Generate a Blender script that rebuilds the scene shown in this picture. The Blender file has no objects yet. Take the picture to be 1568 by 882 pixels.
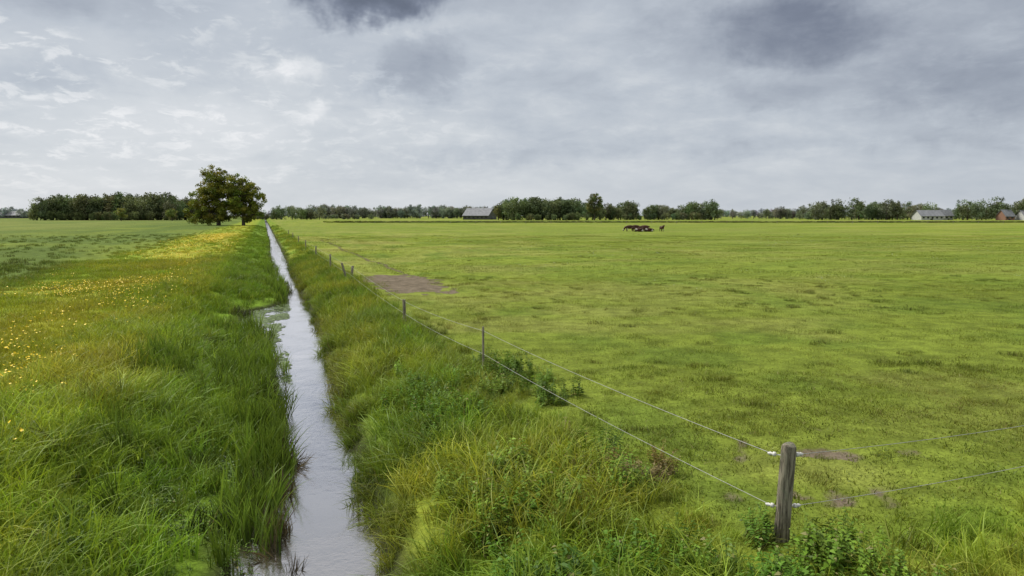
import bpy, math, random
import numpy as np
from mathutils import Vector, Matrix
rng=np.random.default_rng(7); random.seed(7)
S=bpy.context.scene
S.view_settings.view_transform='Standard'; S.view_settings.look='None'; S.view_settings.exposure=0
SN,CN=0.340,0.940
def uv2xy(u,v): return -SN*u+CN*v, CN*u+SN*v
def xy2uv(x,y): return -SN*x+CN*y, CN*x+SN*y
# ---------- noise
def h2(i,j,s):
    a=np.sin(i*127.1+j*311.7+s*74.7)*43758.5453
    return a-np.floor(a)
def vn(x,y,s=0):
    i=np.floor(x); j=np.floor(y); fx=x-i; fy=y-j
    fx=fx*fx*(3-2*fx); fy=fy*fy*(3-2*fy)
    return (h2(i,j,s)*(1-fx)+h2(i+1,j,s)*fx)*(1-fy)+(h2(i,j+1,s)*(1-fx)+h2(i+1,j+1,s)*fx)*fy
def fbm(x,y,s=0,o=4):
    r=0;a=.5;t=0
    for k in range(o):
        r=r+a*vn(x*2**k,y*2**k,s+k*3); t+=a; a*=.5
    return r/t
def ss(a,b,x):
    t=np.clip((x-a)/(b-a),0,1); return t*t*(3-2*t)
# ---------- terrain definition
ZW=-0.9
def vR(u):
    return np.interp(u,[0,8,17,27,60,120],[1.05,1.28,1.5,1.8,1.8,1.9])+.30*(fbm(u/1.1,u*0+3.3,5)-.5)
def vL(u):
    return np.interp(u,[0,8,10,12,17,23,27,29,33,35,37,40,46,50,56,62,80,120],[-.75,-.62,-.4,-.1,.2,.1,-.2,-.9,-.9,.3,1.0,1.2,1.1,.7,.45,.75,.6,.9])+.45*(fbm(u/1.1,u*0+9.3,8)-.5)
def zf(u,v):
    l=vL(u)-v; r=v-vR(u)
    zl=np.interp(l,[-.4,0,.15,1.1,1.8,3.0,4.4],[-1.3,-.96,-.84,-.74,-.48,-.08,0])
    zr=np.interp(r,[-.4,0,.18,.5,1.3,2.6],[-1.3,-.96,-.72,-.46,-.17,0])
    mid=(vL(u)+vR(u))/2
    z=np.where(v<mid,zl,zr)
    x,y=uv2xy(u,v)
    dist=np.hypot(x,y)
    lump=(fbm(x/1.1,y/1.1,21,3)-.5)*.10+(fbm(x/7,y/7,31,2)-.5)*.12
    wet=ss(-.1,.5,np.maximum(l,r))
    z=z+lump*wet*ss(250,60,dist)
    z=z-soil(u,v)*.05
    z=z+.35*np.exp(-((y-330)/4.)**2)
    return z
def soil(u,v):
    x,y=uv2xy(u,v)
    n=fbm(x/.55,y/.55,41,4)-.5
    q=np.hypot((u-7.4)/1.9,(v-8.1)/2.8)
    a=.85-q+n*3.2
    b=1-np.hypot((u-35.6)/6.4,(v-6.7)/2.5)+n*.9
    c=(1-np.abs(v-7.7-(fbm(u/9,u*0,3)-.5)*1.6)/.4)*ss(38,44,u)*ss(140,90,u)*.7+n*.5-.05
    return np.clip(ss(.25,1.2,a)*.85*ss(1.35,.8,q)+ss(.03,.3,b)+ss(.1,.6,c)*.7,0,1)
def mix(a,b,t): return a*(1-t[:,None])+b*t[:,None]
C=lambda *a: np.array(a,float)
def colf(u,v):
    u=np.asarray(u,float).ravel(); v=np.asarray(v,float).ravel()
    x,y=uv2xy(u,v); n=len(u)
    field=np.tile(C(.180,.222,.028),(n,1))
    n1=fbm(x/11,y/16,51,4); n2=fbm(x/2.2,y/2.8,61,4); n3=fbm(x/60,y/90,71,3); n4=fbm(x/4.5,y/3.6,81,4)
    field=mix(field,C(.255,.265,.065),ss(.5,.75,n1)*.7)
    field=mix(field,C(.100,.160,.018),ss(.46,.70,n2)*.75)
    field=mix(field,C(.25,.245,.065),ss(.50,.72,n4)*.7)
    field=mix(field,C(.145,.19,.03),ss(.45,.7,n3)*.5)
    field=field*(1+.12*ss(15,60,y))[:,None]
    bank=np.tile(C(.14,.215,.022),(n,1)); bank=mix(bank,C(.225,.27,.032),ss(.4,.7,n2))
    c=mix(bank,field,ss(3.9,5.2,v)*ss(4.8,6.2,u+0*v))
    lef=np.tile(C(.195,.27,.024),(n,1)); lef=mix(lef,C(.28,.30,.036),ss(.42,.68,n2)*.8)
    lef=mix(lef,C(.33,.31,.035),.65*np.exp(-((v+6.8)/2.2)**2)*ss(.4,.6,n1)*ss(10,25,u))
    lef=mix(lef,C(.14,.225,.022),ss(-3.4,-1.8,v+.8*(n1-.5)))
    dk=np.tile(C(.105,.15,.03),(n,1)); dk=mix(dk,C(.16,.205,.035),ss(.4,.7,fbm(u/16,v/6,77,4)))
    farl=np.tile(C(.13,.175,.038),(n,1)); farl=mix(farl,C(.18,.21,.05),ss(.4,.6,fbm(u/60,v/12,78,3)))
    w=v+4*(n1-.5)
    lef=mix(lef,dk,ss(-10.,-13.5,w)); lef=mix(lef,farl,ss(-30,-70,w))
    c=mix(c,lef,ss(1.2,.8,v))
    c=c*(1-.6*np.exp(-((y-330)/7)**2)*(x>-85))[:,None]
    l=vL(u)-v; r=v-vR(u); e=np.maximum(l,r)
    c=mix(np.tile(C(.045,.05,.02),(n,1)),c,ss(.05,.6,e))
    return c
# ---------- mesh helpers
def mkmesh(name,V,F,smooth=False,col=None,colname='Col'):
    me=bpy.data.meshes.new(name)
    V=np.asarray(V,np.float32).reshape(-1,3); F=np.asarray(F,np.int32)
    k=F.shape[1]
    me.vertices.add(len(V)); me.vertices.foreach_set('co',V.ravel())
    me.loops.add(F.size); me.loops.foreach_set('vertex_index',F.ravel())
    me.polygons.add(len(F)); me.polygons.foreach_set('loop_start',np.arange(0,F.size,k,dtype=np.int32))
    me.polygons.foreach_set('loop_total',np.full(len(F),k,np.int32))
    me.update(calc_edges=True); me.validate()
    if smooth: me.polygons.foreach_set('use_smooth',np.ones(len(me.polygons),bool))
    if col is not None:
        a=me.attributes.new(colname,'FLOAT_COLOR','POINT')
        c=np.ones((len(V),4),np.float32); c[:,:3]=col; a.data.foreach_set('color',c.ravel())
    return me
def obj(name,me,mats=None,parent=None,link=True):
    o=bpy.data.objects.new(name,me)
    if link: S.collection.objects.link(o)
    if mats:
        for m in (mats if isinstance(mats,(list,tuple)) else [mats]): me.materials.append(m)
    if parent: o.parent=parent
    return o
def empty(name,loc=(0,0,0)):
    o=bpy.data.objects.new(name,None); o.location=loc; S.collection.objects.link(o); return o
def join(parts):
    V=[];F=[];o=0
    for v,f in parts:
        V.append(np.asarray(v,float).reshape(-1,3)); F.append(np.asarray(f)+o); o+=len(V[-1])
    return np.concatenate(V),np.concatenate(F)
def tube(P,R,n=6,cap=False):
    P=np.asarray(P,float); m=len(P); V=[];F=[]
    for i in range(m):
        t=P[min(i+1,m-1)]-P[max(i-1,0)]; t/=np.linalg.norm(t)+1e-9
        a=np.cross(t,[0.13,.97,.2]); a/=np.linalg.norm(a)+1e-9; b=np.cross(t,a)
        for k in range(n):
            g=2*math.pi*k/n; V.append(P[i]+R[i]*(a*math.cos(g)+b*math.sin(g)))
    for i in range(m-1):
        for k in range(n):
            F.append([i*n+k,i*n+(k+1)%n,(i+1)*n+(k+1)%n,(i+1)*n+k])
    return np.array(V),np.array(F)
# ---------- node DSL
class NT:
    def __init__(s,t): s.t=t; s.L=t.links
    def n(s,ty,**k):
        x=s.t.nodes.new(ty)
        for a,b in k.items(): setattr(x,a,b)
        return x
    def set(s,i,v):
        if isinstance(v,bpy.types.NodeSocket): s.L.new(v,i)
        else: i.default_value=v
    def m(s,op,a,b=0.,c=0.,clamp=False):
        x=s.n('ShaderNodeMath',operation=op,use_clamp=clamp)
        for i,v in zip(x.inputs,(a,b,c)): s.set(i,v)
        return x.outputs[0]
    def noise(s,vec,scale,detail=4,rough=.55,dist=0.,col=False):
        x=s.n('ShaderNodeTexNoise'); 
        if vec is not None: s.L.new(vec,x.inputs['Vector'])
        x.inputs['Scale'].default_value=scale; x.inputs['Detail'].default_value=detail
        x.inputs['Roughness'].default_value=rough; x.inputs['Distortion'].default_value=dist
        return x.outputs['Color' if col else 'Fac']
    def mr(s,v,a,b,c=0.,d=1.):
        x=s.n('ShaderNodeMapRange',interpolation_type='SMOOTHSTEP'); 
        for i,q in enumerate((v,a,b,c,d)): s.set(x.inputs[i],q)
        return x.outputs[0]
    def mixc(s,f,a,b,bt='MIX'):
        x=s.n('ShaderNodeMix',data_type='RGBA',blend_type=bt)
        s.set(x.inputs[0],f)
        for i,q in ((6,a),(7,b)):
            if isinstance(q,tuple) and len(q)==3: q=(*q,1)
            s.set(x.inputs[i],q)
        return x.outputs[2]
    def comb(s,a,b,c):
        x=s.n('ShaderNodeCombineXYZ')
        for i,q in zip(x.inputs,(a,b,c)): s.set(i,q)
        return x.outputs[0]
    def bump(s,h,st,d):
        x=s.n('ShaderNodeBump'); x.inputs['Strength'].default_value=st; x.inputs['Distance'].default_value=d
        s.L.new(h,x.inputs['Height']); return x.outputs[0]
def newmat(name):
    m=bpy.data.materials.new(name); m.use_nodes=True; m.node_tree.nodes.clear()
    t=NT(m.node_tree); o=t.n('ShaderNodeOutputMaterial'); return m,t,o
def principled(t,o,col,rough=.8,spec=.3,normal=None,metal=0.):
    p=t.n('ShaderNodeBsdfPrincipled')
    if isinstance(col,tuple) and len(col)==3: col=(*col,1)
    t.set(p.inputs['Base Color'],col); t.set(p.inputs['Roughness'],rough)
    p.inputs['Specular IOR Level'].default_value=spec; p.inputs['Metallic'].default_value=metal
    if normal is not None: t.L.new(normal,p.inputs['Normal'])
    if o is not None: t.L.new(p.outputs[0],o.inputs[0])
    return p
def simple(name,c1,c2,scale,rough=.8,bump=0.,spec=.3):
    m,t,o=newmat(name); tc=t.n('ShaderNodeTexCoord').outputs['Object']
    n=t.noise(tc,scale,6,.6)
    col=t.mixc(t.mr(n,.35,.65),c1,c2)
    principled(t,o,col,rough,spec,t.bump(n,bump,.02) if bump else None); return m
def leafmat(name,inst=True,trans=.3,spec=.2,c=(1,1,1),var=.35,straw=0.):
    m,t,o=newmat(name)
    if inst:
        a=t.n('ShaderNodeAttribute',attribute_type='INSTANCER',attribute_name='tint').outputs['Color']
    else:
        a=t.n('ShaderNodeAttribute',attribute_type='GEOMETRY',attribute_name='Col').outputs['Color']
    ri=t.n('ShaderNodeNewGeometry').outputs['Random Per Island']
    f=t.m('MULTIPLY_ADD',ri,var*2,1-var)
    f3=t.comb(f,t.m('MULTIPLY_ADD',ri,var*1.6,1-var*.8),f)
    col=t.mixc(1.,a,f3,'MULTIPLY'); col=t.mixc(1.,col,c,'MULTIPLY')
    if inst:
        g=t.n('ShaderNodeAttribute',attribute_type='GEOMETRY',attribute_name='Col').outputs['Color']
        col=t.mixc(1.,col,g,'MULTIPLY')
    if straw:
        r2=t.m('FRACT',t.m('MULTIPLY',ri,37.7))
        col=t.mixc(t.mr(r2,1-straw,1-straw+.02,0.,.7),col,(.36,.30,.14))
    p=principled(t,None,col,.5,spec)
    tr=t.n('ShaderNodeBsdfTranslucent'); t.L.new(t.mixc(1.,col,(1.2,1.1,.7),'MULTIPLY'),tr.inputs[0])
    mx=t.n('ShaderNodeMixShader'); mx.inputs[0].default_value=trans
    t.L.new(p.outputs[0],mx.inputs[1]); t.L.new(tr.outputs[0],mx.inputs[2]); t.L.new(mx.outputs[0],o.inputs[0])
    return m
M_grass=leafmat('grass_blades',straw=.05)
M_leaf=leafmat('tree_leaves',inst=False,trans=.3,spec=.1)
M_leafi=leafmat('distant_leaves',trans=.2,spec=.05)
M_yel=simple('buttercup_petals',(.8,.56,.01),(.85,.62,.02),5,.5)
M_wht=simple('white_petals',(.5,.5,.45),(.6,.6,.55),5,.6)
M_bark=simple('bark',(.05,.04,.03),(.11,.09,.07),3,.9,.6)
# ---------- world
W=bpy.data.worlds.new('World'); S.world=W; W.use_nodes=True
SUN_EL=math.radians(52); SUN_AZ=math.radians(-60)
t=NT(W.node_tree); W.node_tree.nodes.clear()
wo=t.n('ShaderNodeOutputWorld'); bg=t.n('ShaderNodeBackground'); bg.inputs[1].default_value=.1
sky=t.n('ShaderNodeTexSky',sky_type='NISHITA'); sky.sun_disc=False; sky.sun_elevation=SUN_EL; sky.sun_rotation=SUN_AZ
G=t.n('ShaderNodeTexCoord').outputs['Generated']
sp=t.n('ShaderNodeSeparateXYZ'); t.L.new(G,sp.inputs[0]); X,Y,Z=sp.outputs
yy=t.m('MAXIMUM',Y,.08); zz=t.m('ADD',t.m('MAXIMUM',Z,0.),.30)
P=t.comb(t.m('DIVIDE',X,zz),t.m('DIVIDE',Y,zz),t.m('MULTIPLY',Z,3.))
wn=t.noise(G,7,5,.64,col=True)
ws=t.n('ShaderNodeSeparateXYZ'); t.L.new(wn,ws.inputs[0])
a=t.m('ADD',t.m('DIVIDE',X,yy),t.m('MULTIPLY_ADD',ws.outputs[0],.30,-.15))
e=t.m('ADD',t.m('DIVIDE',Z,yy),t.m('MULTIPLY_ADD',ws.outputs[1],.14,-.07))
def blob(cx,cy,rx,ry,amp,pw=1.):
    dx=t.m('DIVIDE',t.m('SUBTRACT',a,cx),rx); dy=t.m('DIVIDE',t.m('SUBTRACT',e,cy),ry)
    d=t.m('ADD',t.m('MULTIPLY',dx,dx),t.m('MULTIPLY',dy,dy))
    if pw!=1.: d=t.m('POWER',d,pw)
    return t.m('MULTIPLY',t.m('EXPONENT',t.m('MULTIPLY',d,-1.)),amp)
n1=t.noise(P,1.6,4,.58,.25); n2=t.noise(P,4.6,6,.62,.3); n3=t.noise(P,12,4,.62,.4)
B=t.mr(e,0.,.32,.76,.61)
B=t.m('ADD',B,t.mr(Z,.32,.6,0.,.3))  # added brightness in the unseen overhead sky, raises ambient light
B=t.m('ADD',B,t.m('MULTIPLY_ADD',n1,.32,-.16))
edge=t.mr(e,.0,.12,.2,1.)
B=t.m('ADD',B,t.m('MULTIPLY',edge,t.m('MULTIPLY_ADD',n2,.34,-.17)))
lft=t.mr(a,-.75,.15,1.,.15)
puff=t.mr(n3,.47,.62,-.6,1.)
B=t.m('ADD',B,t.m('MULTIPLY',t.m('MULTIPLY',t.m('MULTIPLY',edge,lft),t.mr(n2,.40,.58)),t.m('MULTIPLY',puff,.10)))
B=t.m('ADD',B,t.mr(a,-.7,.75,.05,-.10))
for q in [(-.205,.305,.10,.042,-.46,2.),(-.13,.21,.06,.04,-.13,1.6),(.42,.255,.14,.045,-.24,1.5),(.37,.175,.10,.022,-.10,1.4),(.68,.175,.2,.05,-.14,1.5),(-.62,.31,.12,.03,-.10),(.68,.1,.2,.015,-.05),(-.68,.2,.1,.02,-.08,1.5),(-.05,.09,.15,.012,-.06),(.3,.1,.3,.012,-.04),
          (-.33,.2,.05,.015,.16,1.6),(-.27,.165,.035,.012,.14,1.6),(-.5,.15,.3,.05,.05),(-.12,.26,.10,.015,.08),(-.4,.14,.2,.04,.05),(.1,.27,.12,.04,.03)]:
    B=t.m('ADD',B,blob(*q))
cr=t.n('ShaderNodeValToRGB'); t.L.new(B,cr.inputs[0]); els=cr.color_ramp.elements
els[0].position=.05; els[0].color=(.095,.112,.152,1); els[1].position=.95; els[1].color=(.86,.87,.89,1)
for p_,c_ in ((.28,(.20,.228,.295,1)),(.45,(.34,.378,.447,1)),(.62,(.505,.55,.612,1)),(.75,(.64,.675,.715,1))):
    x=els.new(p_); x.color=c_
cl=t.mixc(1.,cr.outputs[0],(10.,10.,10.),'MULTIPLY')
t.L.new(t.mixc(.95,sky.outputs[0],cl),bg.inputs[0]); t.L.new(bg.outputs[0],wo.inputs[0])
# ---------- sun
sd=bpy.data.lights.new('sun','SUN'); sd.energy=4.1; sd.angle=math.radians(12); sd.color=(1,.96,.89)
so=bpy.data.objects.new('sun',sd); S.collection.objects.link(so)
D=Vector((math.sin(SUN_AZ)*math.cos(SUN_EL),math.cos(SUN_AZ)*math.cos(SUN_EL),math.sin(SUN_EL)))
so.rotation_euler=D.to_track_quat('Z','Y').to_euler(); so.location=(0,0,50)
# ---------- camera
cd=bpy.data.cameras.new('camera'); cd.lens=24; cd.sensor_width=36; cd.clip_end=20000; cd.clip_start=.1
co=bpy.data.objects.new('camera',cd); S.collection.objects.link(co); co.location=(0,0,3.5)
co.rotation_euler=(math.radians(90-6.06),0,0); S.camera=co
# ---------- ground
def geo(a,b,n): return list(np.geomspace(a,b,n))
us=list(np.arange(-6,20,.13))+list(np.arange(20,60,.4))+geo(60,320,90)[0:]+geo(325,6000,50)
vs=[-q for q in geo(12,5000,80)[::-1]]+list(np.arange(-11.8,-4,.25))+list(np.arange(-4,5,.09))+list(np.arange(5,14,.12))+geo(14.2,5000,80)
us=np.unique(np.round(us,3)); vs=np.unique(np.round(vs,3))
U,Vv=np.meshgrid(us,vs,indexing='ij'); x,y=uv2xy(U,Vv); z=zf(U,Vv)
nu,nv=U.shape; idx=np.arange(nu*nv).reshape(nu,nv)
F=np.stack([idx[:-1,:-1],idx[1:,:-1],idx[1:,1:],idx[:-1,1:]],-1).reshape(-1,4)
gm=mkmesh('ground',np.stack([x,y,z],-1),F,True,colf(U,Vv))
s_=gm.attributes.new('soil','FLOAT','POINT'); s_.data.foreach_set('value',soil(U,Vv).ravel().astype(np.float32))
if gm.polygons[0].normal.z<0: gm.flip_normals()
m,t,o=newmat('meadow_ground')
pos=t.n('ShaderNodeNewGeometry').outputs['Position']
c=t.n('ShaderNodeAttribute',attribute_name='Col').outputs['Color']; sl=t.n('ShaderNodeAttribute',attribute_name='soil').outputs['Fac']
a1=t.noise(pos,.12,5,.6); a2=t.noise(pos,1.4,6,.65); a3=t.noise(pos,18,4,.7)
f=t.m('MULTIPLY',t.mr(a1,.3,.7,.86,1.12),t.m('MULTIPLY',t.mr(a2,.3,.7,.66,1.2),t.mr(a3,.3,.7,.7,1.2)))
c=t.mixc(1.,c,t.comb(f,f,f),'MULTIPLY')
b1=t.noise(pos,2.2,7,.7)
scol=t.mixc(t.mr(b1,.3,.7),(.095,.075,.05),(.21,.17,.12)); scol=t.mixc(t.mr(a3,.45,.7,0.,.6),scol,(.08,.065,.042))
c=t.mixc(t.mr(t.m('ADD',sl,t.m('MULTIPLY_ADD',a3,.6,-.3)),.25,.7),c,scol)
principled(t,o,c,.95,.05,t.bump(t.m('ADD',a2,t.m('MULTIPLY',a3,.3)),.7,.12))
obj('ground',gm,m)
# ---------- water
wu=np.concatenate([np.arange(-6,80,1.),np.geomspace(80,700,30)]); 
V=[];
for q in wu:
    for w in (-3.2,3.0): V.append((*uv2xy(q,w),ZW))
F=[[2*i,2*i+1,2*i+3,2*i+2] for i in range(len(wu)-1)]
wm=mkmesh('ditch_water',V,F)
if wm.polygons[0].normal.z<0: wm.flip_normals()
m,t,o=newmat('ditch_water')
pos=t.n('ShaderNodeNewGeometry').outputs['Position']
r1=t.noise(pos,6,5,.6,.8); r2=t.noise(pos,22,3,.6); r3=t.noise(pos,.8,3,.5)
nb=t.bump(t.m('MULTIPLY',t.m('ADD',r1,t.m('MULTIPLY',r2,.3)),t.mr(r3,.35,.65,.25,1.1)),.18,.04)
p=principled(t,None,(.05,.042,.03),.1,.5,nb)
g=t.n('ShaderNodeBsdfGlossy'); g.inputs['Roughness'].default_value=.05; g.inputs[0].default_value=(.94,.92,.94,1); t.L.new(nb,g.inputs['Normal'])
lw=t.n('ShaderNodeLayerWeight'); lw.inputs[0].default_value=.5
mx=t.n('ShaderNodeMixShader'); t.L.new(t.mr(lw.outputs['Facing'],.2,.95,.12,.95),mx.inputs[0])
t.L.new(p.outputs[0],mx.inputs[1]); t.L.new(g.outputs[0],mx.inputs[2]); t.L.new(mx.outputs[0],o.inputs[0])
obj('ditch_water',wm,m)
# ---------- plant meshes
def blades(n,r,h0,h1,w,seg=3,lean=.5,power=1.,up=.0,base=(.7,.7,.6),square=False,hc=0.):
    if square:
        x_=(rng.random(n)-.5)*r; y_=(rng.random(n)-.5)*r
    else:
        rr=r*np.sqrt(rng.random(n))**power; an=rng.random(n)*6.283; x_=rr*np.cos(an); y_=rr*np.sin(an)
    root=np.stack([x_,y_,np.full(n,-.03)],-1)
    h=h0+(h1-h0)*rng.random(n)
    if hc: h=h*(1-hc+2*hc*fbm(x_/.3+rng.random()*50,y_/.3,5,2))
    ya=rng.random(n)*6.283; ln=lean*(up+(1-up)*rng.random(n))*h
    dr=np.stack([np.cos(ya),np.sin(ya),0*ya],-1)
    fa=rng.random(n)*6.283; sd=np.stack([np.cos(fa),np.sin(fa),0*fa],-1)
    L=seg+1; ts=np.linspace(0,1,L); dp=rng.random(n)**.5; wv=.6+.8*rng.random(n)
    V=np.zeros((n,L,2,3)); Cc=np.zeros((n,L,2,3))
    for k,tt in enumerate(ts):
        zc=h*(tt-.4*lean*tt**3*dp)
        p=root+dr*(ln*tt**2)[:,None]+np.stack([0*h,0*h,zc],-1)
        ww=(w*wv*(.6+.4*math.sin(min(tt*2,1)*1.57))*(1-tt**2.2)*.5+.0004)[:,None]
        V[:,k,0]=p-sd*ww; V[:,k,1]=p+sd*ww
        Cc[:,k]=np.array(base)*(1-tt)+tt*np.array([1.15,1.1,1.1])  # root shade painted into blade colour: dark at root, lighter at tip
    i=np.arange(n*L*2).reshape(n,L,2)
    F=np.stack([i[:,:-1,0],i[:,:-1,1],i[:,1:,1],i[:,1:,0]],-1).reshape(-1,4)
    return V.reshape(-1,3),F,Cc.reshape(-1,3)
def leaves(P,D,Nn,ln,wd,droop=.2):
    D=D/np.linalg.norm(D,axis=1,keepdims=True)
    sdv=np.cross(D,Nn); sdv/=np.linalg.norm(sdv,axis=1,keepdims=True)+1e-9
    up=np.cross(sdv,D)
    ln=ln[:,None]; wd=wd[:,None]
    m=P+D*ln*.45
    V=np.stack([P,m+sdv*wd*.5+up*wd*.15,P+D*ln-up*ln*droop,m-sdv*wd*.5+up*wd*.15],1)
    i=np.arange(len(P)*4).reshape(-1,4)
    return V.reshape(-1,3),i
def coll(name,meshes,mats):
    c=bpy.data.collections.new(name)
    for k,me in enumerate(meshes):
        o=bpy.data.objects.new(name+'_part',me); me.materials.append(mats)
        c.objects.link(o)
    return c
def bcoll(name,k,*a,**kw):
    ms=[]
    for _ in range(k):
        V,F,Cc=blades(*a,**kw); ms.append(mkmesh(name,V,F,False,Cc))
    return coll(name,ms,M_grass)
def weedmesh(h,nst,r,ls,seed):
    parts=[];cols=[]
    for s in range(nst):
        a=rng.random()*6.283; rr=r*math.sqrt(rng.random()); b=np.array([rr*math.cos(a),rr*math.sin(a),-.03])
        H=h*(.6+.5*rng.random()); ln=(rng.random(2)-.5)*.4*H
        pts=[b+np.array([ln[0]*q*q,ln[1]*q*q,H*q]) for q in (0,.35,.7,1)]
        V,F=tube(pts,[.004,.0035,.003,.001],3); parts.append((V,F)); cols.append(np.tile([.8,.7,.6],(len(V),1)))
        nl=int(H/.035); q=np.repeat(np.linspace(.15,1,nl),2)
        P=b+np.stack([ln[0]*q*q,ln[1]*q*q,H*q],-1)
        yw=np.arange(len(q))*1.57+np.repeat(np.arange(nl)*0.4,2)+rng.random(len(q))*.6; yw[1::2]+=1.57
        el=-.1+.5*rng.random(len(q)); D_=np.stack([np.cos(yw)*np.cos(el),np.sin(yw)*np.cos(el),np.sin(el)],-1)
        lz=ls*(.6+.6*rng.random(len(q)))*(1.15-.55*q)
        V,F=leaves(P,D_,np.tile([0,0,1.],(len(q),1))+rng.normal(0,.3,(len(q),3)),lz,lz*.55,.25)
        parts.append((V,F)); cols.append(np.repeat(.85+.35*rng.random(len(q)),4)[:,None]*np.ones(3))
    V,F=join(parts); return mkmesh('weed',V,F,False,np.concatenate(cols))
K_short=bcoll('short_grass',5,900,1.15,.03,.09,.009,seg=2,lean=.8,square=True,hc=.8)
K_mid=bcoll('short_grass_far',5,900,2.1,.03,.10,.017,seg=1,lean=.8,square=True,hc=.8)
K_mini=bcoll('grass_sprig',4,26,.13,.02,.07,.009,seg=2,lean=.9)
K_far=bcoll('field_grass',3,900,5.2,.05,.12,.04,seg=1,lean=.6,square=True)
K_tall=bcoll('tall_grass',7,95,.30,.20,.62,.0135,seg=4,lean=1.05,hc=.5)
K_tallm=bcoll('tall_grass_mid',4,75,.42,.22,.58,.022,seg=2,lean=.9,hc=.4)
K_tallf=bcoll('tall_grass_far',3,60,.7,.25,.6,.04,seg=2,lean=.6)
K_mead=bcoll('meadow_grass',5,120,.42,.10,.28,.0115,seg=3,lean=.9,hc=.4)
K_meadm=bcoll('meadow_grass_mid',4,110,.6,.10,.28,.018,seg=2,lean=.9,hc=.4)
K_reed=bcoll('reed',4,26,.16,.45,.95,.022,seg=5,lean=.45)
K_weed=coll('weed',[weedmesh(.42,9,.2,.085,i) for i in range(5)],M_grass)
K_low=coll('creeping_weed',[weedmesh(.14,16,.25,.055,i) for i in range(4)],M_grass)
def flowermesh(n,r,h0,h1,fs,stem=True):
    a=rng.random(n)*6.283; rr=r*np.sqrt(rng.random(n)); h=h0+(h1-h0)*rng.random(n)
    P=np.stack([rr*np.cos(a),rr*np.sin(a),h],-1); V=[];F=[];b=0
    for p in P:
        tl=rng.normal(0,.35,2); s=fs*(.7+.6*rng.random())
        ring=[p+np.array([s*math.cos(g),s*math.sin(g),s*.35+tl[0]*s*math.cos(g)+tl[1]*s*math.sin(g)]) for g in np.arange(5)*1.2566]
        V+=[p]+ring
        F+=[[b,b+1+k,b+1+(k+1)%5] for k in range(5)]; b+=6
    return mkmesh('flower',np.array(V),np.array(F))
K_yel=coll('buttercup',[flowermesh(13,.7,.20,.36,.021) for _ in range(5)],M_yel)
K_white=coll('clover_flower',[flowermesh(12,.8,.08,.14,.014) for _ in range(3)],M_wht)
# ---------- scatter
def scatter(name,pts,scale,tint,kc,tilt=.12,align=None,yaw=None):
    n=len(pts)
    if n==0: return
    me=bpy.data.meshes.new(name); me.vertices.add(n); me.vertices.foreach_set('co',np.asarray(pts,np.float32).ravel())
    A=me.attributes
    sv=np.repeat(np.asarray(scale,np.float32)[:,None],3,1)
    q=A.new('sc','FLOAT_VECTOR','POINT'); q.data.foreach_set('vector',sv.ravel())
    if yaw is None: yaw=rng.random(n)*6.283
    if align is None:
        rot=np.stack([rng.normal(0,tilt,n),rng.normal(0,tilt,n),yaw],-1)
    else:
        u,v,k=align; x,y=uv2xy(u,v); d=.25
        def zz_(X,Y): a_,b_=xy2uv(X,Y); return zf(a_,b_)
        gx=(zz_(x+d,y)-zz_(x-d,y))/(2*d)*k; gy=(zz_(x,y+d)-zz_(x,y-d))/(2*d)*k
        N_=np.stack([-gx+rng.normal(0,tilt,n),-gy+rng.normal(0,tilt,n),np.ones(n)],-1); N_/=np.linalg.norm(N_,axis=1,keepdims=True)
        h=np.stack([np.cos(yaw),np.sin(yaw),0*yaw],-1); X1=h-N_*(h*N_).sum(1,keepdims=True); X1/=np.linalg.norm(X1,axis=1,keepdims=True); Y1=np.cross(N_,X1)
        rot=np.stack([np.arctan2(Y1[:,2],N_[:,2]),-np.arcsin(np.clip(X1[:,2],-1,1)),np.arctan2(X1[:,1],X1[:,0])],-1)
    q=A.new('rt','FLOAT_VECTOR','POINT'); q.data.foreach_set('vector',rot.astype(np.float32).ravel())
    q=A.new('kk','INT','POINT'); q.data.foreach_set('value',rng.integers(0,len(kc.objects),n).astype(np.int32))
    cc=np.ones((n,4),np.float32); cc[:,:3]=tint
    q=A.new('tint','FLOAT_COLOR','POINT'); q.data.foreach_set('color',cc.ravel())
    ob=obj(name,me)
    ng=bpy.data.node_groups.new(name,'GeometryNodeTree')
    ng.interface.new_socket('Geometry',in_out='INPUT',socket_type='NodeSocketGeometry')
    ng.interface.new_socket('Geometry',in_out='OUTPUT',socket_type='NodeSocketGeometry')
    N=ng.nodes; L=ng.links
    gi=N.new('NodeGroupInput'); go=N.new('NodeGroupOutput'); ip=N.new('GeometryNodeInstanceOnPoints')
    ci=N.new('GeometryNodeCollectionInfo'); ci.inputs[0].default_value=kc; ci.inputs['Separate Children'].default_value=True; ci.inputs['Reset Children'].default_value=True
    def na(nm,ty):
        x=N.new('GeometryNodeInputNamedAttribute'); x.data_type=ty; x.inputs[0].default_value=nm
        return [s for s in x.outputs if s.enabled and s.name=='Attribute'][0]
    L.new(gi.outputs[0],ip.inputs['Points']); L.new(ci.outputs[0],ip.inputs['Instance'])
    ip.inputs['Pick Instance'].default_value=True
    L.new(na('kk','INT'),ip.inputs['Instance Index']); L.new(na('rt','FLOAT_VECTOR'),ip.inputs['Rotation']); L.new(na('sc','FLOAT_VECTOR'),ip.inputs['Scale'])
    L.new(ip.outputs[0],go.inputs[0])
    md=ob.modifiers.new('scatter','NODES'); md.node_group=ng
    return ob
def inview(x,y,mg=2.5): return (np.abs(x)<.78*y+mg)&(y>3.6)
def samp_uv(u0,u1,v0,v1,dens):
    n=int((u1-u0)*(v1-v0)*dens); u=u0+(u1-u0)*rng.random(n); v=v0+(v1-v0)*rng.random(n)
    x,y=uv2xy(u,v); k=inview(x,y); return u[k],v[k]
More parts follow.
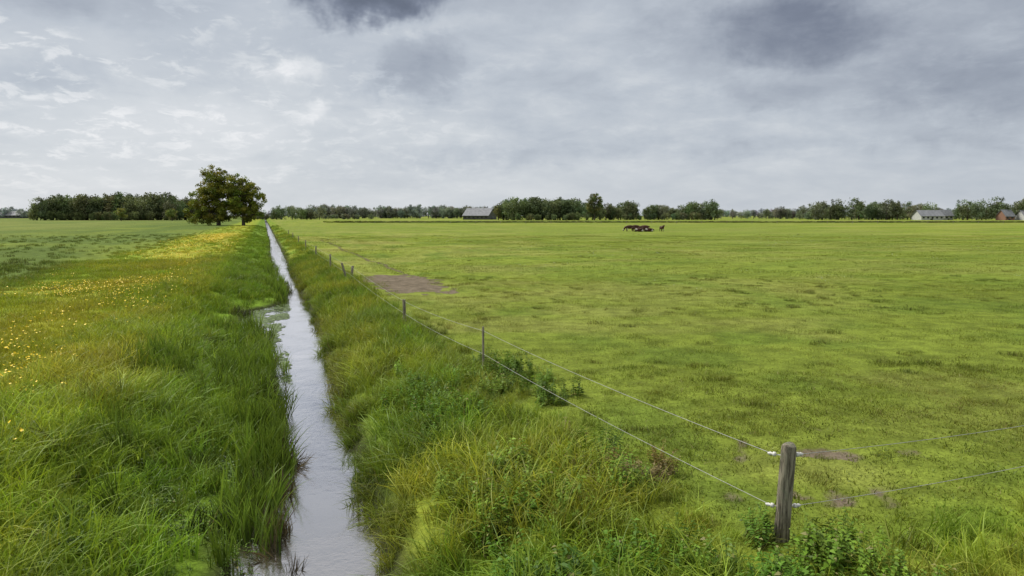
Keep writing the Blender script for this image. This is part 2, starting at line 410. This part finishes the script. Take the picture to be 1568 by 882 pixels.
def samp_xy(y0,y1,dens):
    n=int(1.7*y1*(y1-y0)*dens)+10; y=y0+(y1-y0)*rng.random(n); x=(rng.random(n)-.5)*1.7*y1; k=inview(x,y)
    return xy2uv(x[k],y[k])
def grid(u0,u1,v0,v1,stp,y0,y1):
    a_,b_=np.meshgrid(np.arange(u0,u1,stp),np.arange(v0,v1,stp),indexing='ij'); a_=a_.ravel(); b_=b_.ravel()
    a_=a_+(rng.random(len(a_))-.5)*stp*.35; b_=b_+(rng.random(len(b_))-.5)*stp*.35
    x,y=uv2xy(a_,b_); k=inview(x,y,2.5+stp)&(y>=y0)&(y<y1); return a_[k],b_[k]
def pt(u,v,dz=0):
    x,y=uv2xy(u,v); return np.stack([x,y,zf(u,v)+dz],-1)
def edge(u,v): return np.maximum(vL(u)-v,v-vR(u))
def tintv(u,v,k=1.,var=.14):
    c=colf(u,v); n=len(c)
    return np.clip(c*k*(1+rng.normal(0,var,n))[:,None]*(1+rng.normal(0,.05,(n,3))),.004,.6)
def cat(*a): return tuple(np.concatenate(q) for q in zip(*a))
PSI=math.atan2(CN,-SN)
# field grass on a jittered grid (LOD by distance from the bridge)
u,v=grid(4.,20,4.4,22,.86,3.6,15.5); s_=soil(u,v); k=(s_<.2)&(np.hypot((u-7.4)/1.9,(v-8.1)/2.8)>.85); u,v=u[k],v[k]
scatter('field_grass',pt(u,v),.95+.15*rng.random(len(u)),tintv(u,v,1.1,.06),K_short,.0,align=(u,v,1.),yaw=PSI+rng.integers(0,4,len(u))*1.5708+rng.normal(0,.25,len(u)))
u,v=grid(8,46,4.8,45,1.5,15.5,40); k=(soil(u,v)<.3)&(u>5); u,v=u[k],v[k]
scatter('field_grass',pt(u,v),.95+.15*rng.random(len(u)),tintv(u,v,1.1,.06),K_mid,.0,align=(u,v,.6),yaw=PSI+rng.integers(0,4,len(u))*1.5708+rng.normal(0,.25,len(u)))
u,v=grid(20,130,6,150,4.2,40,120); k=(soil(u,v)<.3); u,v=u[k],v[k]
scatter('field_grass',pt(u,v),.95+.2*rng.random(len(u)),tintv(u,v,1.1,.03),K_far,.0,yaw=PSI+rng.integers(0,4,len(u))*1.5708+rng.normal(0,.25,len(u)))
u,v=samp_uv(4.8,10.6,4.3,12,60); s_=soil(u,v); q=np.hypot((u-7.4)/1.9,(v-8.1)/2.8); k=(q<1.4)&(rng.random(len(u))>np.clip(s_*1.2,0,.93)); u,v=u[k],v[k]
scatter('field_grass',pt(u,v),.7+.9*rng.random(len(u)),tintv(u,v,1.05,.15),K_mini,.15)
# tussocks in the field
u,v=cat(samp_xy(6,40,1.5),samp_xy(40,130,.10)); x,y=uv2xy(u,v)
k=(v>5)&(u>6)&(fbm(x/1.7,y/1.4,91,3)>.62)&(soil(u,v)<.3); u,v=u[k],v[k]
scatter('grass_tussocks',pt(u,v),.35+.4*rng.random(len(u)),tintv(u,v,.8,.12),K_mead,.15)
# banks : right
u,v=samp_uv(2,24,1.0,5.3,11); e=v-vR(u); k=(e>.0)&(rng.random(len(u))>ss(3.9,5.2,v)*.9); u,v=u[k],v[k]; e=e[k]
sc=(.5+.7*fbm(*[q/1.4 for q in uv2xy(u,v)],14,2)+.35*rng.random(len(u)))*(1-.5*ss(3.4,5,v))*(.75+.25*ss(.0,.6,e))
scatter('bank_grass',pt(u,v),sc,tintv(u,np.maximum(v,vR(u)+.45),1.25,.24)*(.65+.35*ss(.0,.6,e))[:,None],K_tall,.24,align=(u,v,.6))  # tint darkens toward the water: shadow depth painted into the grass
u,v=samp_uv(24,62,1.2,4.6,6); e=v-vR(u); k=(e>.0)&(rng.random(len(u))>ss(3.9,4.6,v)*.8); u,v=u[k],v[k]; e=e[k]
scatter('bank_grass',pt(u,v),(.5+.5*fbm(*[q/1.4 for q in uv2xy(u,v)],14,2)+.3*rng.random(len(u)))*(.7+.3*ss(.0,.6,e)),tintv(u,np.maximum(v,vR(u)+.45),1.2,.18)*(.6+.4*ss(.0,.6,e))[:,None],K_tallm,.2,align=(u,v,.6))  # same painted shade at the lower bank
# foreground outside fence
u,v=samp_uv(1,5.3,4.3,11,11); k=(rng.random(len(u))>ss(4.6,5.3,u))&(np.hypot(u-5.2,v-5.1)>.5); u,v=u[k],v[k]
scatter('bank_grass',pt(u,v),.45+.45*rng.random(len(u)),tintv(u,v,1.25,.22),K_tall,.2)
# left bank
def lb(u,v,near):
    e=vL(u)-v
    lo=np.where(u<14,.08,.2) if near else .3
    k=(e>.05)&(v<1.25)&(rng.random(len(u))<lo+.85*ss(.6,2.3,e+1.2*(fbm(u/1.5,v/1.5,33,2)-.5)*2)); return u[k],v[k]
u,v=lb(*samp_uv(2,24,-4.6,.6,11),True); sc=.45+.85*fbm(*[q/1.2 for q in uv2xy(u,v)],15,2)+.3*rng.random(len(u))
scatter('bank_grass',pt(u,v),sc,tintv(u,v,1.3,.28),K_tall,.22,align=(u,v,.6))
u,v=lb(*samp_uv(24,62,-4.6,1.3,6),False); sc=.5+.6*fbm(*[q/1.2 for q in uv2xy(u,v)],15,2)+.2*rng.random(len(u))
scatter('bank_grass',pt(u,v),sc,tintv(u,v,1.2,.2),K_tallm,.2,align=(u,v,.6))
# left meadow
u,v=samp_uv(2,26,-14,-3.6,5.5); sc=.6+.8*fbm(*[q/2 for q in uv2xy(u,v)],16,2)+.2*rng.random(len(u))
scatter('meadow_grass',pt(u,v),sc*(1+.5*ss(-5.5,-4,v)),tintv(u,v,1.15,.16),K_mead,.12)
u,v=samp_uv(26,60,-13,-3.6,3.2); sc=.7+.7*fbm(*[q/2 for q in uv2xy(u,v)],16,2)
scatter('meadow_grass',pt(u,v),sc*(1+.4*ss(-5.5,-4,v)),tintv(u,v,1.15,.14),K_meadm,.1)
u,v=samp_uv(10,60,-60,-12.5,1.1)
scatter('meadow_grass',pt(u,v),.4+.4*rng.random(len(u)),tintv(u,v,1.1,.12),K_tallf,.1)
u,v=samp_uv(60,140,-110,-12.5,.18)
scatter('meadow_grass',pt(u,v),.35+.35*rng.random(len(u)),tintv(u,v,1.1,.08),K_tallf,.1)
u,v=cat(samp_uv(58,140,-13,4.4,1.),samp_uv(140,260,-13,4.4,.3)); e=edge(u,v); k=e>.3; u,v=u[k],v[k]
scatter('bank_grass',pt(u,v),(.45+.4*rng.random(len(u)))*np.where(v<-4,.6,1.),tintv(u,v,1.15,.15),K_tallf,.1)
# far strip
x=rng.random(1500)*360-90; y=330+rng.normal(0,2.5,1500); u,v=xy2uv(x,y)
scatter('field_edge_grass',pt(u,v),1.+.8*rng.random(len(u)),tintv(u,v,1.,.2)+.01,K_tallf,.1)
# weeds on right bank / foreground
u,v=samp_uv(2,15,2.1,5.6,12); w=fbm(u/1.6,v/1.3,44,3); k=(w>.48)&(rng.random(len(u))>ss(4.6,5.6,v)*(u>5.3)); u,v=u[k],v[k]
scatter('weeds',pt(u,v),.65+.65*rng.random(len(u)),tintv(u,v,.9,.15)*C(.75,1,.9),K_weed,.15)
u,v=samp_uv(1,5.3,5.,11,10); w=fbm(u/1.3,v/1.6,45,3); k=((w>.52)|(v>8.4))&(np.hypot(u-5.2,v-5.1)>.6); u,v=u[k],v[k]
scatter('weeds',pt(u,v),.5+.5*rng.random(len(u))+.3*ss(8.2,9,v),tintv(u,v,.8,.15)*C(.8,1,.9),K_weed,.15)
def clus(lst,n):
    U=[];V_=[]
    for (a,b,r1,r2,f) in lst:
        m_=int(n*f); U.append(a+rng.normal(0,r1,m_)); V_.append(b+rng.normal(0,r2,m_))
    return np.concatenate(U),np.concatenate(V_)
u,v=clus([(7.9,4.5,.25,.22,1),(8.8,3.9,.3,.3,.4)],18)
scatter('dead_weeds',pt(u,v),.5+.4*rng.random(len(u)),np.tile(C(.27,.22,.09),(len(u),1))*(.5+.7*rng.random(len(u)))[:,None],K_weed,.3)
u,v=samp_uv(4,26,-2.8,.6,14); e=vL(u)-v; k=(e>-.08)&(e<2.1+.4*rng.random(len(u))); u,v=u[k],v[k]
scatter('creeping_weeds',pt(u,v),.6+.8*rng.random(len(u)),np.tile(C(.10,.175,.025),(len(u),1))*(.6+.8*rng.random(len(u)))[:,None],K_low,.15)
# reeds
u,v=clus([(10.4,-.35,.8,.22,1.1),(12.5,-.05,.6,.2,1.0),(14.6,-.2,.7,.35,1),(16.5,-.9,.9,.5,.9),(18.5,-.5,1,.4,1),(21.5,-.4,1.3,.4,1),(25,-.7,1.2,.4,1),(18,-2.2,.6,.4,1.2),(12,-2.4,.9,.4,.5),(38.5,.8,2,.4,.8),(44,.6,2,.4,.8),(58,.4,4,.3,.8)],26)
k=(v<vR(u)-.75); u,v=u[k],v[k]
p=pt(u,v); p[:,2]=np.maximum(p[:,2],-1.0)
scatter('reeds',p,.65+.55*rng.random(len(u)),C(.13,.215,.028)*(.5+.9*rng.random((len(u),1))),K_reed,.12)
u,v=clus([(9.8,.0,.7,.14,1),(12.6,.25,.6,.12,.8)],16); p=pt(u,v); p[:,2]=np.maximum(p[:,2],-1.0)
scatter('withered_reeds',p,.5+.4*rng.random(len(u)),C(.10,.085,.045)*(.3+.9*rng.random((len(u),1))),K_reed,.45)
# flowers
u,v=samp_uv(9,130,-12.5,-3.4,4.2); w=fbm(u/5,v/1.6,55,4); k=(rng.random(len(u))<ss(.42,.64,w))&(rng.random(len(u))<np.exp(-((v+7.0)/2.3)**2)); u,v=u[k],v[k]
scatter('buttercups',pt(u,v),.85+.4*rng.random(len(u))+.4*ss(40,100,u),np.ones((len(u),3)),K_yel,.1)
u,v=samp_xy(26,110,.03); x,y=uv2xy(u,v); k=(v>6)&(fbm(x/9,y/9,66,2)>.5); u,v=u[k],v[k]
scatter('clover_flowers',pt(u,v),.8+.5*rng.random(len(u))+.8*ss(30,90,u),np.ones((len(u),3)),K_white,.1)
# duckweed: many small floating leaves
V=[];F=[];b=0
for cu,cv,ru,rv,n in ((30.8,-.1,3.6,1.0,3000),(26.3,.2,2.,.35,500),(13.5,-.2,1.3,.25,200),(34.2,.7,1.8,.35,300),(21,.45,2.5,.15,150)):
    q=np.sqrt(rng.random(n)); g=rng.random(n)*6.283; uu=cu+ru*q*np.cos(g); vv=cv+rv*q*np.sin(g)
    kp=fbm(uu/.9,vv/.35,19,3)>.28+.25*q; uu,vv=uu[kp],vv[kp]; X_,Y_=uv2xy(uu,vv)
    for px,py in zip(X_,Y_):
        s=.035+.05*rng.random(); g0=rng.random()*6; zz_=ZW+.004+.01*rng.random()
        V+=[(px+s*math.cos(g0+k*1.0472),py+s*.8*math.sin(g0+k*1.0472),zz_) for k in range(6)]; F.append([b,b+1,b+2,b+3,b+4,b+5]); b+=6
dm=mkmesh('duckweed_mat',V,F,False,np.repeat(C(.12,.165,.055)*(.5+.8*rng.random((len(F),1))),6,0))
obj('duckweed_mat',dm,leafmat('duckweed',inst=False,trans=.05,spec=.2))
# ---------- trees
def treemesh(H,Wd,base,nclump,nleaf,ls,lobes,trunk_r,green,seed,clr=1.7):
    r=np.random.default_rng(seed); parts=[]; 
    tr=[(0,0,-.3),(.1,.05,H*.2),(.0,.2,H*.45),(.3,.1,H*.7),(.2,0,H*.88)]
    parts.append(tube(tr,[trunk_r*1.3,trunk_r,trunk_r*.75,trunk_r*.4,.05],8))
    cen=[]; wts=np.array([l[3]**2*l[4] for l in lobes]); wts/=wts.sum()
    while len(cen)<nclump:
        lb=lobes[r.choice(len(lobes),p=wts)]
        d=r.normal(0,1,3); d/=np.linalg.norm(d); q=r.random()**.4
        c=np.array(lb[:3])+d*q*np.array([lb[3],lb[3],lb[4]])
        if c[2]>base: cen.append(c)
    cen=np.array(cen)
    limbs=[]
    for i in range(16):
        c=cen[r.integers(nclump)]; z0=max(H*.1,min(c[2]*.65,H*.7)); s=np.array([.1,.1,z0])
        mid=(s+c)/2+np.array([0,0,H*.03])+r.normal(0,.3,3); limbs.append(mid)
        parts.append(tube([s,mid,c],[trunk_r*.4,trunk_r*.22,.04],5))
    limbs=np.array(limbs)
    for c in cen:
        j=np.argmin(np.linalg.norm(limbs-c,axis=1)); parts.append(tube([limbs[j],(limbs[j]+c)/2+r.normal(0,.2,3),c],[trunk_r*.14,.06,.02],4))
    V,F=join(parts); nb=len(F); col=[np.tile([.06,.05,.04],(len(V),1))]
    n=nclump*nleaf; ci=np.repeat(np.arange(nclump),nleaf)
    rad=clr*(.6+.6*r.random(nclump))
    d=r.normal(0,1,(n,3)); d/=np.linalg.norm(d,axis=1,keepdims=True)
    P=cen[ci]+d*(rad[ci]*r.random(n)**.45)[:,None]*np.array([1,1,.72])
    D_=r.normal(0,1,(n,3)); Nn=d+r.normal(0,.6,(n,3))
    sz=ls*(.6+.7*r.random(n))
    LV,LF=leaves(P,D_,Nn,sz,sz*.75,.1)
    bright=(.6+.8*r.random(nclump))
    lc=np.array(green)[None]*bright[ci][:,None]*(.9+.25*r.random((n,1)))
    hue=r.random(nclump); lc[:,0]*=(.85+.45*hue[ci])
    V2,F2=join([(V,F),(LV,LF)])
    me=mkmesh('tree',V2,F2,False,np.concatenate(col+[np.repeat(lc,4,0)]))
    me.materials.append(M_bark); me.materials.append(M_leaf)
    mi=np.zeros(len(me.polygons),np.int32); mi[nb:]=1; me.polygons.foreach_set('material_index',mi)
    return me
def zat(x,y):
    u,v=xy2uv(np.array([x]),np.array([y])); return float(zf(u,v)[0])
def place(name,me,x,y,rot=0):
    o=bpy.data.objects.new(name,me); S.collection.objects.link(o); o.location=(x,y,zat(x,y)); o.rotation_euler=(0,0,rot); return o
t1=treemesh(22.8,16,.7,300,85,.5,[(-.3,0,17.6,4.6,4.2),(0,0,13.5,6.2,4.2),(-4,0,10.5,5.6,4.4),(3.8,1,11,4.8,4.4),(0,0,7,6.4,5.0),(-6.,0,5.5,5.2,4.0),(-3,0,3.0,7.2,2.6),(4,0,5,4,3)],.6,(.175,.205,.035),3,1.45)
place('oak_tree',t1,-104.0,243)
t2=treemesh(19,14,1.6,200,80,.5,[(-.5,0,14.8,4.4,3.8),(3.2,0,11.,4.8,3.6),(-2,0,9,5.2,4.4),(6.8,0,9.5,2.8,2.0),(1.5,0,5.2,5.8,3.8)],.5,(.17,.205,.035),5,1.3)
place('oak_tree',t2,-94.4,241)
t3=treemesh(20.5,17,2.5,90,60,.7,[(0,0,15,5,4.5),(-3,0,10,4,4),(4,0,11,4,4),(0,0,7,4.5,3)],.4,(.15,.185,.07),8,1.6)
place('poplar_tree',t3,60,500)
place('field_tree',treemesh(9,9,.8,50,60,.5,[(0,0,5,3.6,3)],.25,(.17,.22,.06),9,1.3),-262,460)
place('field_tree',treemesh(9,8,.8,50,60,.5,[(0,0,5,3.2,3)],.25,(.17,.22,.06),10,1.3),-228,460)
def dtree(seed,wide):
    r=np.random.default_rng(seed+40); nc=40
    d=r.normal(0,1,(nc,3)); d/=np.linalg.norm(d,axis=1,keepdims=True)
    cen=np.array([0,0,4.9])+d*(r.random(nc)**.4)[:,None]*np.array([wide,wide,3.9])
    lo=cen[:,2]<2.6; cen[lo,:2]*=1.35
    n=nc*42; ci=np.repeat(np.arange(nc),42); dd=r.normal(0,1,(n,3)); dd/=np.linalg.norm(dd,axis=1,keepdims=True)
    P=cen[ci]+dd*(1.35*(.5+.8*r.random(nc))[ci]*r.random(n)**.4)[:,None]; P[:,2]=np.maximum(P[:,2],.1)
    sz=.5*(.6+.7*r.random(n)); V,F=leaves(P,r.normal(0,1,(n,3)),dd+r.normal(0,.6,(n,3)),sz,sz*.8,.1)
    c=np.repeat((.55+.9*r.random(nc))[ci],4)[:,None]*np.ones(3)
    tv,tf=tube([(0,0,-.5),(0,0,3),(0,0,7)],[.35,.28,.08],6)
    V,F=join([(V,F),(tv,tf)]); return mkmesh('tree',V,F,False,np.concatenate([c,np.tile([.5,.4,.5],(len(tv),1))]))
K_dt=coll('broadleaf_tree',[dtree(i,w) for i,w in enumerate((3.0,3.9,2.4,4.5,3.3,2.8,4.0))],M_leafi)
rows=[  # farther rows get paler, bluer tints: distance haze painted into leaf colour
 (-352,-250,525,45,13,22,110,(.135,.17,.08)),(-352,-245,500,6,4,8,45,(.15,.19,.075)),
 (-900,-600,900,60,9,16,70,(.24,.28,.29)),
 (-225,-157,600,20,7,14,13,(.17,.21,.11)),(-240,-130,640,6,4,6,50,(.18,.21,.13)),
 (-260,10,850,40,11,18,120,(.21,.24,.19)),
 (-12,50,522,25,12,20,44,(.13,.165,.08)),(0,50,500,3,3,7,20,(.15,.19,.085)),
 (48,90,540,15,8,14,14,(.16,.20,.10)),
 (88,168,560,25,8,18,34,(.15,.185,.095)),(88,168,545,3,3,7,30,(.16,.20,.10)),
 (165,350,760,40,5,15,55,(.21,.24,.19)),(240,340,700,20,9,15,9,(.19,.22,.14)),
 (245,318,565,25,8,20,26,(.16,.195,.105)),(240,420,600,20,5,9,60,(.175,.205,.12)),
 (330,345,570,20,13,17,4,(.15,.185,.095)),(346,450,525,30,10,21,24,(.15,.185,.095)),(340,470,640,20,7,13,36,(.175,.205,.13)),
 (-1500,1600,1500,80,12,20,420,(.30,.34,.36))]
pp=[];sc=[];tc=[]
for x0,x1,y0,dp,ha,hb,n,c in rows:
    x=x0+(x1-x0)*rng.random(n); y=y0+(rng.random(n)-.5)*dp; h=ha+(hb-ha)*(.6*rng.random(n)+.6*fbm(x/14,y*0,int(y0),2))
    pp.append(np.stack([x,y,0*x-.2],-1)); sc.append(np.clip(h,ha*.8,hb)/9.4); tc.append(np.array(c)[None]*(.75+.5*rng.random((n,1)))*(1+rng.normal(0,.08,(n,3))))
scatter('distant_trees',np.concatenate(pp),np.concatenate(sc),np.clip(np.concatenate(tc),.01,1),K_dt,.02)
# ---------- buildings
def box(x0,x1,y0,y1,z0,z1):
    V=[(x,y,z) for z in (z0,z1) for x,y in ((x0,y0),(x1,y0),(x1,y1),(x0,y1))]
    return np.array(V,float),np.array([[0,3,2,1],[4,5,6,7],[0,1,5,4],[1,2,6,5],[2,3,7,6],[3,0,4,7]])
M_roof=simple('grey_roof',(.15,.155,.165),(.22,.225,.235),.6,.7); M_brick=simple('brick',(.22,.12,.08),(.3,.17,.12),4); M_white=simple('white_wall',(.42,.42,.40),(.52,.52,.5),1)
M_dark=simple('dark_opening',(.03,.03,.035),(.05,.05,.055),2,.3); M_green=simple('dark_cladding',(.07,.075,.07),(.1,.1,.09),1)
def building(name,x,y,L,Wd,hw,hr,rot,wall,roof,nwin=4,door=True):
    e=empty(name,(x,y,-.1)); e.rotation_euler=(0,0,rot)
    V=[(-L/2,-Wd/2,0),(L/2,-Wd/2,0),(L/2,Wd/2,0),(-L/2,Wd/2,0),(-L/2,-Wd/2,hw),(L/2,-Wd/2,hw),(L/2,Wd/2,hw),(-L/2,Wd/2,hw),(-L/2,0,hr-.15),(L/2,0,hr-.15)]
    me=bpy.data.meshes.new('walls'); me.from_pydata(V,[],[[0,1,5,4],[2,3,7,6],[1,2,6,9,5],[3,0,4,8,7]]); obj('walls',me,wall,e)
    ov=.6; sl=(hr-hw)/(Wd/2); zl=hw-ov*sl; V=[]
    for s in (-1,1):
        for xx in (-L/2-ov,L/2+ov): V+=[(xx,s*(Wd/2+ov),zl),(xx,0,hr)]
    V+= [(a,b,c+.25) for a,b,c in V]
    me=bpy.data.meshes.new('roof'); me.from_pydata(V,[],[[0,1,3,2],[4,6,7,5],[8,10,11,9],[12,13,15,14],[0,2,10,8],[4,12,14,6],[0,8,9,1],[2,3,11,10],[4,5,13,12],[6,14,15,7]]); obj('roof',me,roof,e)
    parts=[box(-L/2+L*(i+.5)/nwin-L/nwin*.22,-L/2+L*(i+.5)/nwin+L/nwin*.22,-Wd/2-.05,-Wd/2+.05,hw*.4,hw*.8) for i in range(nwin)]
    V,F=join(parts); obj('windows',mkmesh('windows',V,F),M_dark,e)
    V,F=box(-L*.04-1,-L*.04+1,-Wd/2-.08,-Wd/2+.02,0,hw*.36); obj('door',mkmesh('door',V,F),M_dark,e)
    V,F=box(L/2-.0,L/2+.06,-Wd*.15,Wd*.15,0,hw*.8); obj('barn_door',mkmesh('barn_door',V,F),M_green,e)
    return e
building('cattle_barn',-28,600,23,24,3.6,9.8,math.radians(-16),M_green,M_roof,6)
building('farm_shed',327,540,18,12,3.3,7.6,.05,M_white,M_roof,5)
building('farmhouse',343,545,9,9,3.6,8.0,.3,M_white,M_roof,2)
building('farm_shed',388,510,20,12,3.2,7.6,-.1,M_white,M_roof,5)
building('farmhouse',368,512,8,8,3.4,7.8,.2,M_brick,M_roof,2)
building('cattle_barn',-640,880,30,16,4,9,0,M_green,M_roof,6)
# ---------- cows
m,t,o=newmat('cow_hide'); tc_=t.n('ShaderNodeTexCoord').outputs['Object']
q=t.noise(tc_,1.5,2,.4); c=t.mixc(t.mr(q,.62,.65),(.06,.026,.016),(.5,.46,.4)); principled(t,o,c,.7,.2); M_cow=m
def cow(name,x,y,rot,pose='graze',s=1.):
    dz=-.62 if pose=='lie' else 0
    V=[(0,0,1.02+dz),(.65,0,.98+dz),(1.25,0,1.02+dz)];R=[.38,.46,.38];E=[(0,1),(1,2)]
    def ch(par,pts):
        for p,r in pts: V.append(p);R.append(r);E.append((par,len(V)-1));par=len(V)-1
        return par
    if pose=='graze': hd=ch(2,[((1.62,0,.95),.24),((1.90,0,.58),.17),((2.04,0,.40),.17),((2.2,0,.13),.10)])
    else: hd=ch(2,[((1.62,0,1.2+dz),.22),((1.86,0,1.42+dz),.15),((2.06,0,1.42+dz),.16),((2.36,0,1.25+dz),.10)])
    eb=hd-1; ez=V[eb]
    for sd in (-1,1):
        ch(eb,[((ez[0]-.1,sd*.18,ez[2]+.12),.04),((ez[0]-.12,sd*.3,ez[2]+.12),.03)])
        if pose=='lie':
            ch(0,[((.1,sd*.36,.3),.2),((.5,sd*.5,.2),.11),((.15,sd*.52,.08),.06),((.45,sd*.55,.06),.05)])
            ch(2,[((1.35,sd*.3,.25),.14),((1.7,sd*.3,.1),.065),((1.35,sd*.34,.06),.05)])
        else:
            ch(0,[((-.05,sd*.2,.88),.2),((.1,sd*.24,.66),.13),((-.14,sd*.22,.42),.07),((-.08,sd*.22,.2),.055),((-.04,sd*.22,.03),.07)])
            ch(2,[((1.28,sd*.2,.8),.17),((1.3,sd*.2,.42),.075),((1.3,sd*.2,.2),.055),((1.33,sd*.2,.03),.07)])
    ch(0,[((-.38,0,1.1+dz),.05),((-.45,0,.75+dz*.8),.03),((-.43,0,.45+dz*.55),.045)])
    me=bpy.data.meshes.new(name); me.from_pydata(V,E,[]); me.materials.append(M_cow)
    o=bpy.data.objects.new(name,me); S.collection.objects.link(o)
    md=o.modifiers.new('skin','SKIN')
    for i,r in enumerate(R): me.skin_vertices[0].data[i].radius=(r,r)
    me.skin_vertices[0].data[0].use_root=True
    md.use_smooth_shade=True; o.modifiers.new('sub','SUBSURF').levels=1; o.modifiers['sub'].render_levels=2
    o.location=(x,y,zat(x,y)); o.rotation_euler=(0,0,rot); o.scale=(s,s,s)
cow('cow',26.8,152,math.pi+.2,s=1.05); cow('cow',27.2,154.5,.15,s=1.05); cow('cow',29.9,151,math.pi-.3,s=1.05); cow('cow',28.4,148.5,math.pi+.1,'lie',1.1); cow('cow',30.6,149.5,math.pi+.3,'lie',1.1)
cow('calf',33.0,152,-1.4,'stand',.9)
# ---------- fence
fe=empty('wire_fence')
m,t,o=newmat('weathered_wood'); tc_=t.n('ShaderNodeTexCoord').outputs['Object']
mp=t.n('ShaderNodeMapping'); mp.inputs['Scale'].default_value=(9,9,.8); t.L.new(tc_,mp.inputs[0])
g1=t.noise(mp.outputs[0],5,7,.7,.4); g2=t.noise(tc_,7,4,.6)
c=t.mixc(t.mr(g1,.35,.62),(.09,.075,.055),(.36,.32,.24)); c=t.mixc(t.mr(g2,.52,.7,0.,.6),c,(.17,.19,.12))
principled(t,o,c,.9,.15,t.bump(g1,1.,.03)); M_wood=m
def post(nm,x,y,h,r,lean=(0,0),seg=16):
    z0=zat(x,y)-.2; zs=np.array([0,.3,.6,.8,.92,.985,1.]); H=h+.2
    rs=r*np.array([1.03,1.0,.98,.97,.97,.93,.82])
    V=[];F=[]
    for i,q in enumerate(zs):
        for k in range(seg):
            g=6.2832*k/seg; rr=rs[i]*(1+.05*math.sin(3*g+x)+.03*math.sin(7*g+i)); V.append((rr*math.cos(g)+lean[0]*q,rr*math.sin(g)+lean[1]*q,H*q+(.012*math.sin(2*g) if i>4 else 0)))
    for i in range(len(zs)-1):
        for k in range(seg): F.append([i*seg+k,i*seg+(k+1)%seg,(i+1)*seg+(k+1)%seg,(i+1)*seg+k])
    V.append((lean[0],lean[1],H-.005)); c_=len(V)-1
    for k in range(seg): F.append([(len(zs)-1)*seg+k,(len(zs)-1)*seg+(k+1)%seg,c_])
    me=bpy.data.meshes.new(nm); me.from_pydata(V,[],F); me.polygons.foreach_set('use_smooth',[True]*len(me.polygons))
    o=obj(nm,me,M_wood,fe); o.location=(x,y,z0)
PX,PY=2.90,7.05
post('corner_post',PX,PY,1.06,.08,(.045,.0),24)
line=[(14.2,4.46,1.1,.025,(.0,.0)),(21.6,4.15,.85,.05,(-.02,0)),(37.2,4.15,1.,.06,(-.35,.0)),(37.9,4.35,.75,.07,(.1,.1)),(47.2,4.1,.95,.06,(0,0)),(61.2,4.1,.95,.06,(.05,0)),(76,4.1,.95,.06,(0,0)),(92,4.1,.95,.06,(0,0)),(110,4.1,.95,.06,(0,0)),(130,4.1,.95,.06,(0,0))]
for u_,v_,h,r,ln in line:
    x,y=uv2xy(u_,v_); post('post',x,y,h,r,ln,12)
x9,y9=uv2xy(5.7,12.8); post('post',x9,y9,1.1,.07)
M_wire=simple('fence_wire',(.3,.3,.27),(.42,.42,.38),40,.5); M_ins=simple('insulator',(.5,.49,.44),(.65,.64,.6),30,.35)
def wire(a,b,sag,r=.0035):
    a=np.array(a);b=np.array(b); q=np.linspace(0,1,12)[:,None]; P=a+(b-a)*q; P[:,2]-=sag*4*(q*(1-q))[:,0]
    V,F=tube(P,[r]*12,5); obj('wire',mkmesh('wire',V,F,True),M_wire,fe)
zc=zat(PX,PY)
pp2=[(*uv2xy(q[0],q[1]),q[2]) for q in line if q[0]!=37.9]
H1,H2=.94,.37
for hgt,frac in ((H1,.92),(H2,.45)):
    prev=(PX-.12,PY+.08,zc+hgt)
    for x,y,h in pp2[:6]:
        nx=(x,y,zat(x,y)+h*frac); wire(prev,nx,.06); prev=nx
    wire((PX+.18,PY+.03,zc+hgt),(x9,y9,zat(x9,y9)+(1. if hgt>.5 else .5)),.09)
def insul(x,y,z,dx,dy):
    P=[(x,y,z),(x+dx*.35,y+dy*.35,z),(x+dx*.38,y+dy*.38,z),(x+dx*.6,y+dy*.6,z),(x+dx*.62,y+dy*.62,z),(x+dx*.8,y+dy*.8,z),(x+dx,y+dy,z)]
    V,F=tube(P,[.006,.006,.024,.026,.012,.022,.008],10); obj('insulator',mkmesh('insulator',V,F,True),M_ins,fe)
for hgt in (H1,H2):
    insul(PX-.03,PY,zc+hgt,-.12,.07); insul(PX+.08,PY,zc+hgt,.14,.04)
f2=empty('paddock_fence'); parts=[]
for i in range(26):
    x=-60+i*11.; y=300; parts.append(tube([(x,y,zat(x,y)-.2),(x,y,1.15)],[.09,.08],6))
V,F=join(parts); obj('posts',mkmesh('posts',V,F),M_wood,f2)
V,F=tube([(-60,300,.95),(215,300,.95)],[.012,.012],4); obj('wire',mkmesh('wire',V,F),M_wire,f2)
print('done')
